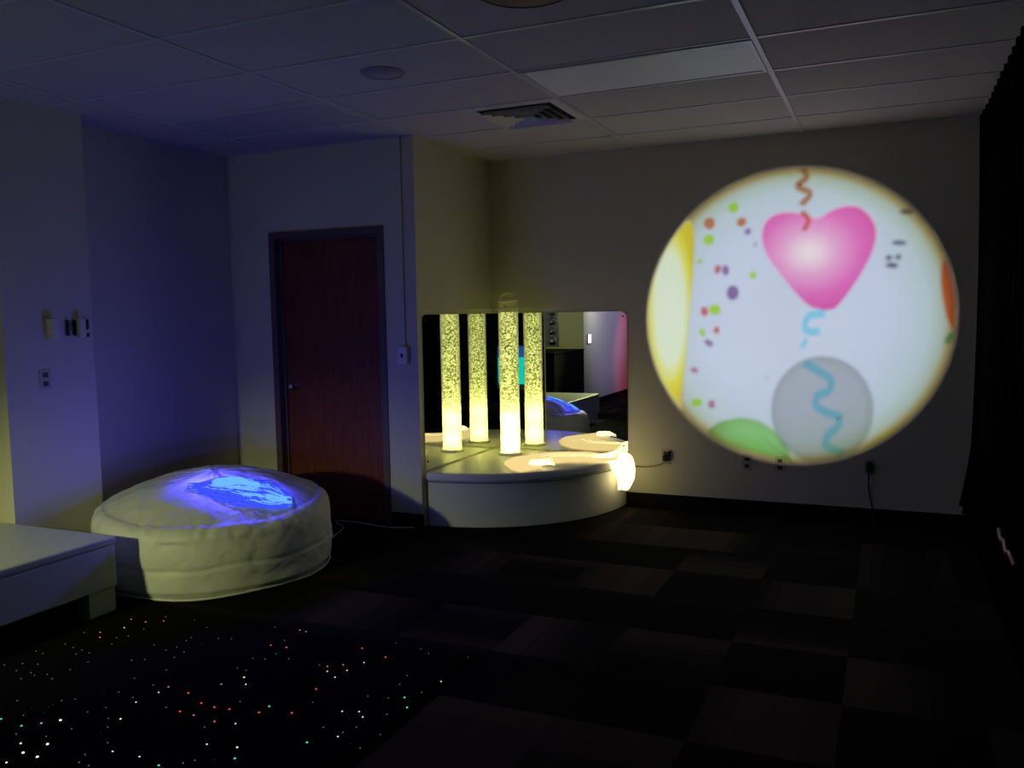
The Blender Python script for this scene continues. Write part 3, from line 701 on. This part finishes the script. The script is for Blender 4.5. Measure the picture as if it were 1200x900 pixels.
F_or = film('slide_orange', (1.0,.20,.03)); F_bl = film('slide_blue', (.38,.90,1.0)); F_br = film('slide_brown', (.75,.30,.14))
F_c = {'g':film('slide_lime',(.62,.98,.05)),'o':film('slide_rust',(.95,.28,.10)),'p':film('slide_purple',(.42,.20,.45)),'r':film('slide_red',(.95,.18,.16)),'m':film('slide_magenta',(.78,.26,.45)),'k':film('slide_dark',(.24,.22,.27)),'G':film('slide_bluegreen',(.12,.50,.25))}
shapes = []   # (name, label, outline, level, film)
def shp(name, label, pts, lvl, fm): shapes.append((name, label, pts, lvl, fm))
shp('yellow_balloon_picture', 'yellow balloon at the left of the projected picture', smooth_loop(SHAPES['yellow'],3), 1, F_yel)
shp('pale_balloon_highlight', None, smooth_loop(SHAPES['pale'],3), 2, None)
shp('green_balloon_picture', 'green balloon at the foot of the projected picture', SHAPES['green'], 2, F_green)
shp('grey_balloon_picture', 'translucent grey balloon at the foot of the projected picture', SHAPES['greybal'], 1, F_grey)
shp('yellow_rim_picture', None, SHAPES['sliver'], 2, F_yel)
shp('orange_balloon_picture', 'orange balloon edge at the right of the projected picture', SHAPES['orange'], 1, F_or)
shp('heart_balloon_picture', 'pink heart balloon in the projected picture', smooth_loop(SHAPES['heart'],4), 1, F_heart)
ribs = [('ribL','blue_ribbon_picture',.029,F_bl),('ribU','blue_ribbon_picture',.026,F_bl),('ribU2','blue_ribbon_picture',.018,F_bl),('ribO','brown_ribbon_picture',.022,F_br),('ribO2','brown_ribbon_picture',.018,F_br)]
yellow_film = film('slide_yellow_balloon', (.95,.95,.12), (-.90,.08,.205,.74,[(0,(.60,.74,.84)),(.56,(.60,.74,.76)),(.66,(.60,.70,.40)),(.80,(.58,.60,.05)),(1.0,(.50,.46,.02))]))

pj = thing('projected_picture', 'big round projected picture of balloons and confetti on the back wall', 'projected image', (PC[0],YB,PC[1]))
bm = BM(); prism(bm, [wallmap(*p, .0) for p in ell(0,0,PRD,PRD,96)], (0,-.0010,0)); obj('picture_disc', bm, wallm, pj)

slide = thing('projector', 'black effects projector on a slim stand behind the camera', 'projector', (PC[0],LY,0))
bm = BM(); prism(bm, [slidemap(*p, 0) for p in ell(0,0,PRD,PRD,96)], (0,-.0001,0)) if False else None
def film_face(name, pts, lvl, fm):
    b = BM(); vs = [b.verts.new((PC[0]+x*K, SY+lvl*.0004, PC[1]+y*K)) for x,y in pts]
    b.faces.new(vs); obj(name, b, fm, slide)
from mathutils.geometry import tessellate_polygon
def holed(outer, holes, m_):
    loops = [[Vector((x,y,0)) for x,y in l] for l in [outer]+holes]
    flat = [p for l in loops for p in l]; b = BM()
    vs = [b.verts.new((PC[0]+p.x*K, SY, PC[1]+p.y*K)) for p in flat]
    for t3 in tessellate_polygon(loops):
        try: b.faces.new([vs[i] for i in t3])
        except ValueError: pass
    obj('slide_film', b, m_, slide)
heart_l = smooth_loop(SHAPES['heart'],4); yel_l = [clip(*p, PRD*.992) for p in smooth_loop(SHAPES['yellow'],3)]
def dedupe(l):
    o = []
    for p in l:
        if not o or math.hypot(p[0]-o[-1][0], p[1]-o[-1][1]) > .004: o.append(p)
    return o
holed(ell(0,0,PRD,PRD,96), [heart_l, dedupe(yel_l)], F_bg)
def area_strip(L_, R_, mp):
    return [mp(a.x,a.y) for a in L_] + [mp(a.x,a.y) for a in reversed(R_)]
for name, label, pts, lvl, fm in shapes:
    cp = dedupe(yel_l) if name.startswith('yellow_balloon') else [clip(*p) for p in pts]
    if name != 'pale_balloon_highlight':
        film_face('slide_shape', cp, lvl+1, yellow_film if name.startswith('yellow_balloon') else fm)
    b = BM(); prism(b, [wallmap(*p, .0010) for p in cp], (0,-.0003*lvl,0)); o = obj(name, b, wallm, pj if name != 'pale_balloon_highlight' else yb)
    if name == 'yellow_balloon_picture': yb = o
    if label: o['label'] = label
for key, name, w, fm in ribs:
    L_, R_ = ribbon(SHAPES[key], w)
    b = BM(); b2 = BM()
    for i in range(len(L_)-1):
        quad = [clip(*q) for q in ((L_[i].x,L_[i].y),(L_[i+1].x,L_[i+1].y),(R_[i+1].x,R_[i+1].y),(R_[i].x,R_[i].y))]
        v = [b.verts.new(wallmap(*q, .0020)) for q in quad]; b.faces.new(v)
        v = [b2.verts.new((PC[0]+q[0]*K, SY+.0022, PC[1]+q[1]*K)) for q in quad]; b2.faces.new(v)
    bmesh.ops.remove_doubles(b, verts=b.verts, dist=1e-5); bmesh.ops.remove_doubles(b2, verts=b2.verts, dist=1e-7)
    r_ = bmesh.ops.extrude_face_region(b, geom=list(b.faces)); bmesh.ops.translate(b, verts=[e for e in r_['geom'] if isinstance(e, bmesh.types.BMVert)], vec=(0,.0009,0))
    obj(name, b, wallm, pj); obj('slide_shape', b2, fm, slide)
CN = {'g':'lime','o':'rust','p':'purple','r':'red','m':'magenta','k':'dark','G':'blue-green'}
for x, y, rx, ry, c_ in CONFETTI:
    a_ = random.uniform(-.6,.6)
    pts = [clip(x+u*cos(a_)-v*sin(a_), y+u*sin(a_)+v*cos(a_)) for u,v in ell(0,0,rx*.95,ry*.95,16)]
    film_face('slide_shape', pts, 4.5, F_c[c_])
    b = BM(); prism(b, [wallmap(*p, .0010) for p in pts], (0,-.0008,0)); o = obj('confetti_picture', b, wallm, pj)
    o['label'] = CN[c_]+' confetti dot of the projected picture'
# projector body: open tube round the film, lamp behind it
bm = BM()
def cyl_tube(bm, ro, ri, y0, y1, seg=32):
    R = [[bm.verts.new((PC[0]+r*cos(2*pi*k/seg), y, PC[1]+r*sin(2*pi*k/seg))) for k in range(seg)] for r,y in ((ro,y0),(ro,y1),(ri,y1),(ri,y0))]
    for a,b in ((0,1),(1,2),(2,3),(3,0)):
        for k in range(seg): bm.faces.new((R[a][k],R[a][(k+1)%seg],R[b][(k+1)%seg],R[b][k]))
cyl_tube(bm, .125, PRD*K*.998, SY-.004, SY-.001, 96); obj('aperture_plate', bm, blackp, slide)
bm = BM(); cyl_tube(bm, .13, .125, LY-.10, SY+.05); lathe(bm, [(.13,0),(.13,.01)], (PC[0],LY-.11,PC[1]), 32, 'y'); obj('housing', bm, blackp, slide)
bm = BM(); tube(bm, [(PC[0],LY+.1,.03),(PC[0],LY+.1,PC[1]-.13)], .018, 12); obj('stand_pole', bm, blackp, slide)
bm = BM(); lathe(bm, [(.22,0),(.22,.02),(.03,.035)], (PC[0],LY+.1,0), 32); obj('stand_base', bm, blackp, slide)

# ------------------------------------------------------------------ what the mirrors show behind the camera
t = thing('display_screen', 'bright cyan screen with a white frame, seen only in the mirrors', 'screen', (.02,-1.1,0))
obj('screen_frame', box(BM(), (-.24,-1.16,.17), (.44,-1.12,.98)), whitep, t, bevel=.005)
obj('cyan_picture', box(BM(), (-.21,-1.119,.27), (.41,-1.116,.76)), emis('cyan_screen_glow',(.0,.75,.62),1.0), t)
obj('blue_picture', box(BM(), (-.21,-1.119,.761), (.41,-1.116,.95)), emis('blue_screen_glow',(.01,.10,.42),1.0), t)
obj('cabinet', box(BM(), (-.22,-1.6,0), (.42,-1.17,.9)), blackp, t, bevel=.01)
t = thing('padded_cabinet', 'tall black box behind the bench, seen in the right mirror', 'cabinet', (-4.9,.8,0))
obj('cabinet_body', box(BM(), (-5.3,.10,0), (-4.50,1.45,.94)), mat('black_padding',(.004,.004,.006),.9,spec=.1), t, bevel=.02)
obj('cabinet_lid', box(BM(), (-5.31,.09,.942), (-4.49,1.46,.965)), mat('black_padding',(.012,.012,.018),.7), t, bevel=.006)
t = thing('bubble_mirror_panel', 'silver panel of bulging domes, seen in the right mirror', 'mirror panel', (-4.95,.06,1.3))
silver = mat('silvered_acrylic',(.75,.75,.78),.12,metal=1)
obj('backing_panel', box(BM(), (-5.22,.051,1.0), (-4.94,.066,1.66)), silver, t, bevel=.004)
for j in range(4):
    b = BM(); lathe(b, [(.075*cos(radians(a)), .075*sin(radians(a))) for a in range(0,91,10)], (-5.05,.067,1.085+.16*j), 24, 'y'); obj('dome', b, silver, t, smooth=True)
# casing at the corner of the near left wall with a switch plate, its brightness added as glow
obj_ = BM(); box(obj_, (XA,-.30,.10), (XA+.015,.05,2.79))
struct(obj('trim_3', obj_, wallm))
t = thing('glowing_switch_plate', 'small bright switch plate with added glow, seen in the right mirror', 'switch plate', (XA+.015,-.17,1.12))
obj('plate_body', box(BM(), (XA+.0155,-.24,1.045), (XA+.04,-.10,1.19)), whitep, t, bevel=.003)
obj('plate_glow_face', box(BM(), (XA+.0405,-.235,1.05), (XA+.045,-.105,1.185)), emis('added_plate_glow',(1,1,.9),3.0), t)

# ------------------------------------------------------------------ lights
def lamp(name, kind, loc, energy, color, size=.05, target=None, cone=None, blend=.5):
    l = bpy.data.lights.new(name, kind); l.energy = energy; l.color = color
    l.shadow_soft_size = size
    o = bpy.data.objects.new(name, l); o.location = loc; link(o)
    if target is not None: o.rotation_euler = (Vector(target)-Vector(loc)).to_track_quat('-Z','Y').to_euler()
    if kind == 'SPOT': l.spot_size = radians(cone); l.spot_blend = blend
    return o
lamp('projector_lamp','SPOT',(PC[0],LY,PC[1]), 2850, (1.0,1.0,1.0), .0009, (PC[0],YB,PC[1]), 36, .05)
lamp('tube_base_spot','SPOT',(TX,TY,PLZ+.03), 9, (1,.95,.62), .03, (TX,TY,2), 100, 1)
lamp('tube_base_lamp','POINT',(TX,TY,PLZ+.10), 5, (1,.93,.6), .04)
lamp('tube_mid_lamp','POINT',(TX,TY,PLZ+.28), 3.5, (1,.92,.45), .05)
for bx_, by_, pw in ((-3.76,3.86,2.4),(-3.66,3.93,2.6),(-3.56,3.90,2.6),(-3.47,3.97,2.4),(-3.38,3.95,2.0),(-3.30,4.03,1.6)):
    lamp('blue_fibre_lamp','POINT',(bx_,by_,top_h(bx_,by_)+.085), pw, (.05,.045,1.0), 0)
lamp('yellow_unseen_lamp','SPOT',(-3.95,-.35,1.6), 190, (.92,1.0,.40), .06, (-3.95,3.1,.0), 44, 1)  # unseen source of the yellow light on the beanbag, no fixture built
lamp('dim_room_lamp','POINT',(-3.95,-.35,1.7), 11, (.85,.95,1.0), .08)
lamp('alcove_lamp','SPOT',(-5.2,2.3,1.5), 30, (.85,1.0,.35), .05, (-4.75,.05,1.3), 60, 1)
lamp('violet_spot','SPOT',(-1.2,-1.9,2.6), 260, (.40,.34,1.0), .05, (XA,-1.3,1.3), 44, .9)
lamp('pink_spot','SPOT',(-1.2,-2.6,2.6), 170, (1.0,.12,.30), .05, (XA,-2.6,.7), 34, .6)

w = bpy.data.worlds.new('w'); SC.world = w; w.use_nodes = True
w.node_tree.nodes['Background'].inputs[0].default_value = (.02,.02,.025,1); w.node_tree.nodes['Background'].inputs[1].default_value = .2

# ------------------------------------------------------------------ camera
from mathutils import Matrix
pitch, yaw, roll, f_, hcam = .0809, .4165, -.0179, 1004.6, 1.5344
F = Vector((-sin(yaw)*cos(pitch), cos(yaw)*cos(pitch), -sin(pitch)))
R = Vector((cos(yaw), sin(yaw), 0)); U = R.cross(F)
R2 = R*cos(roll)+U*sin(roll); U2 = -R*sin(roll)+U*cos(roll)
cam = bpy.data.cameras.new('camera'); co = bpy.data.objects.new('camera', cam); link(co)
M = Matrix((R2, U2, -F)).transposed().to_4x4(); M.translation = Vector((0,0,hcam)); co.matrix_world = M
cam.sensor_width = 36; cam.lens = f_/1200*36; cam.clip_start = .02
SC.camera = co
vs = SC.view_settings
SC.display_settings.display_device = 'sRGB'
vs.view_transform = 'Standard'; vs.look = 'None'; vs.exposure = 0; vs.gamma = 1; vs.use_curve_mapping = False
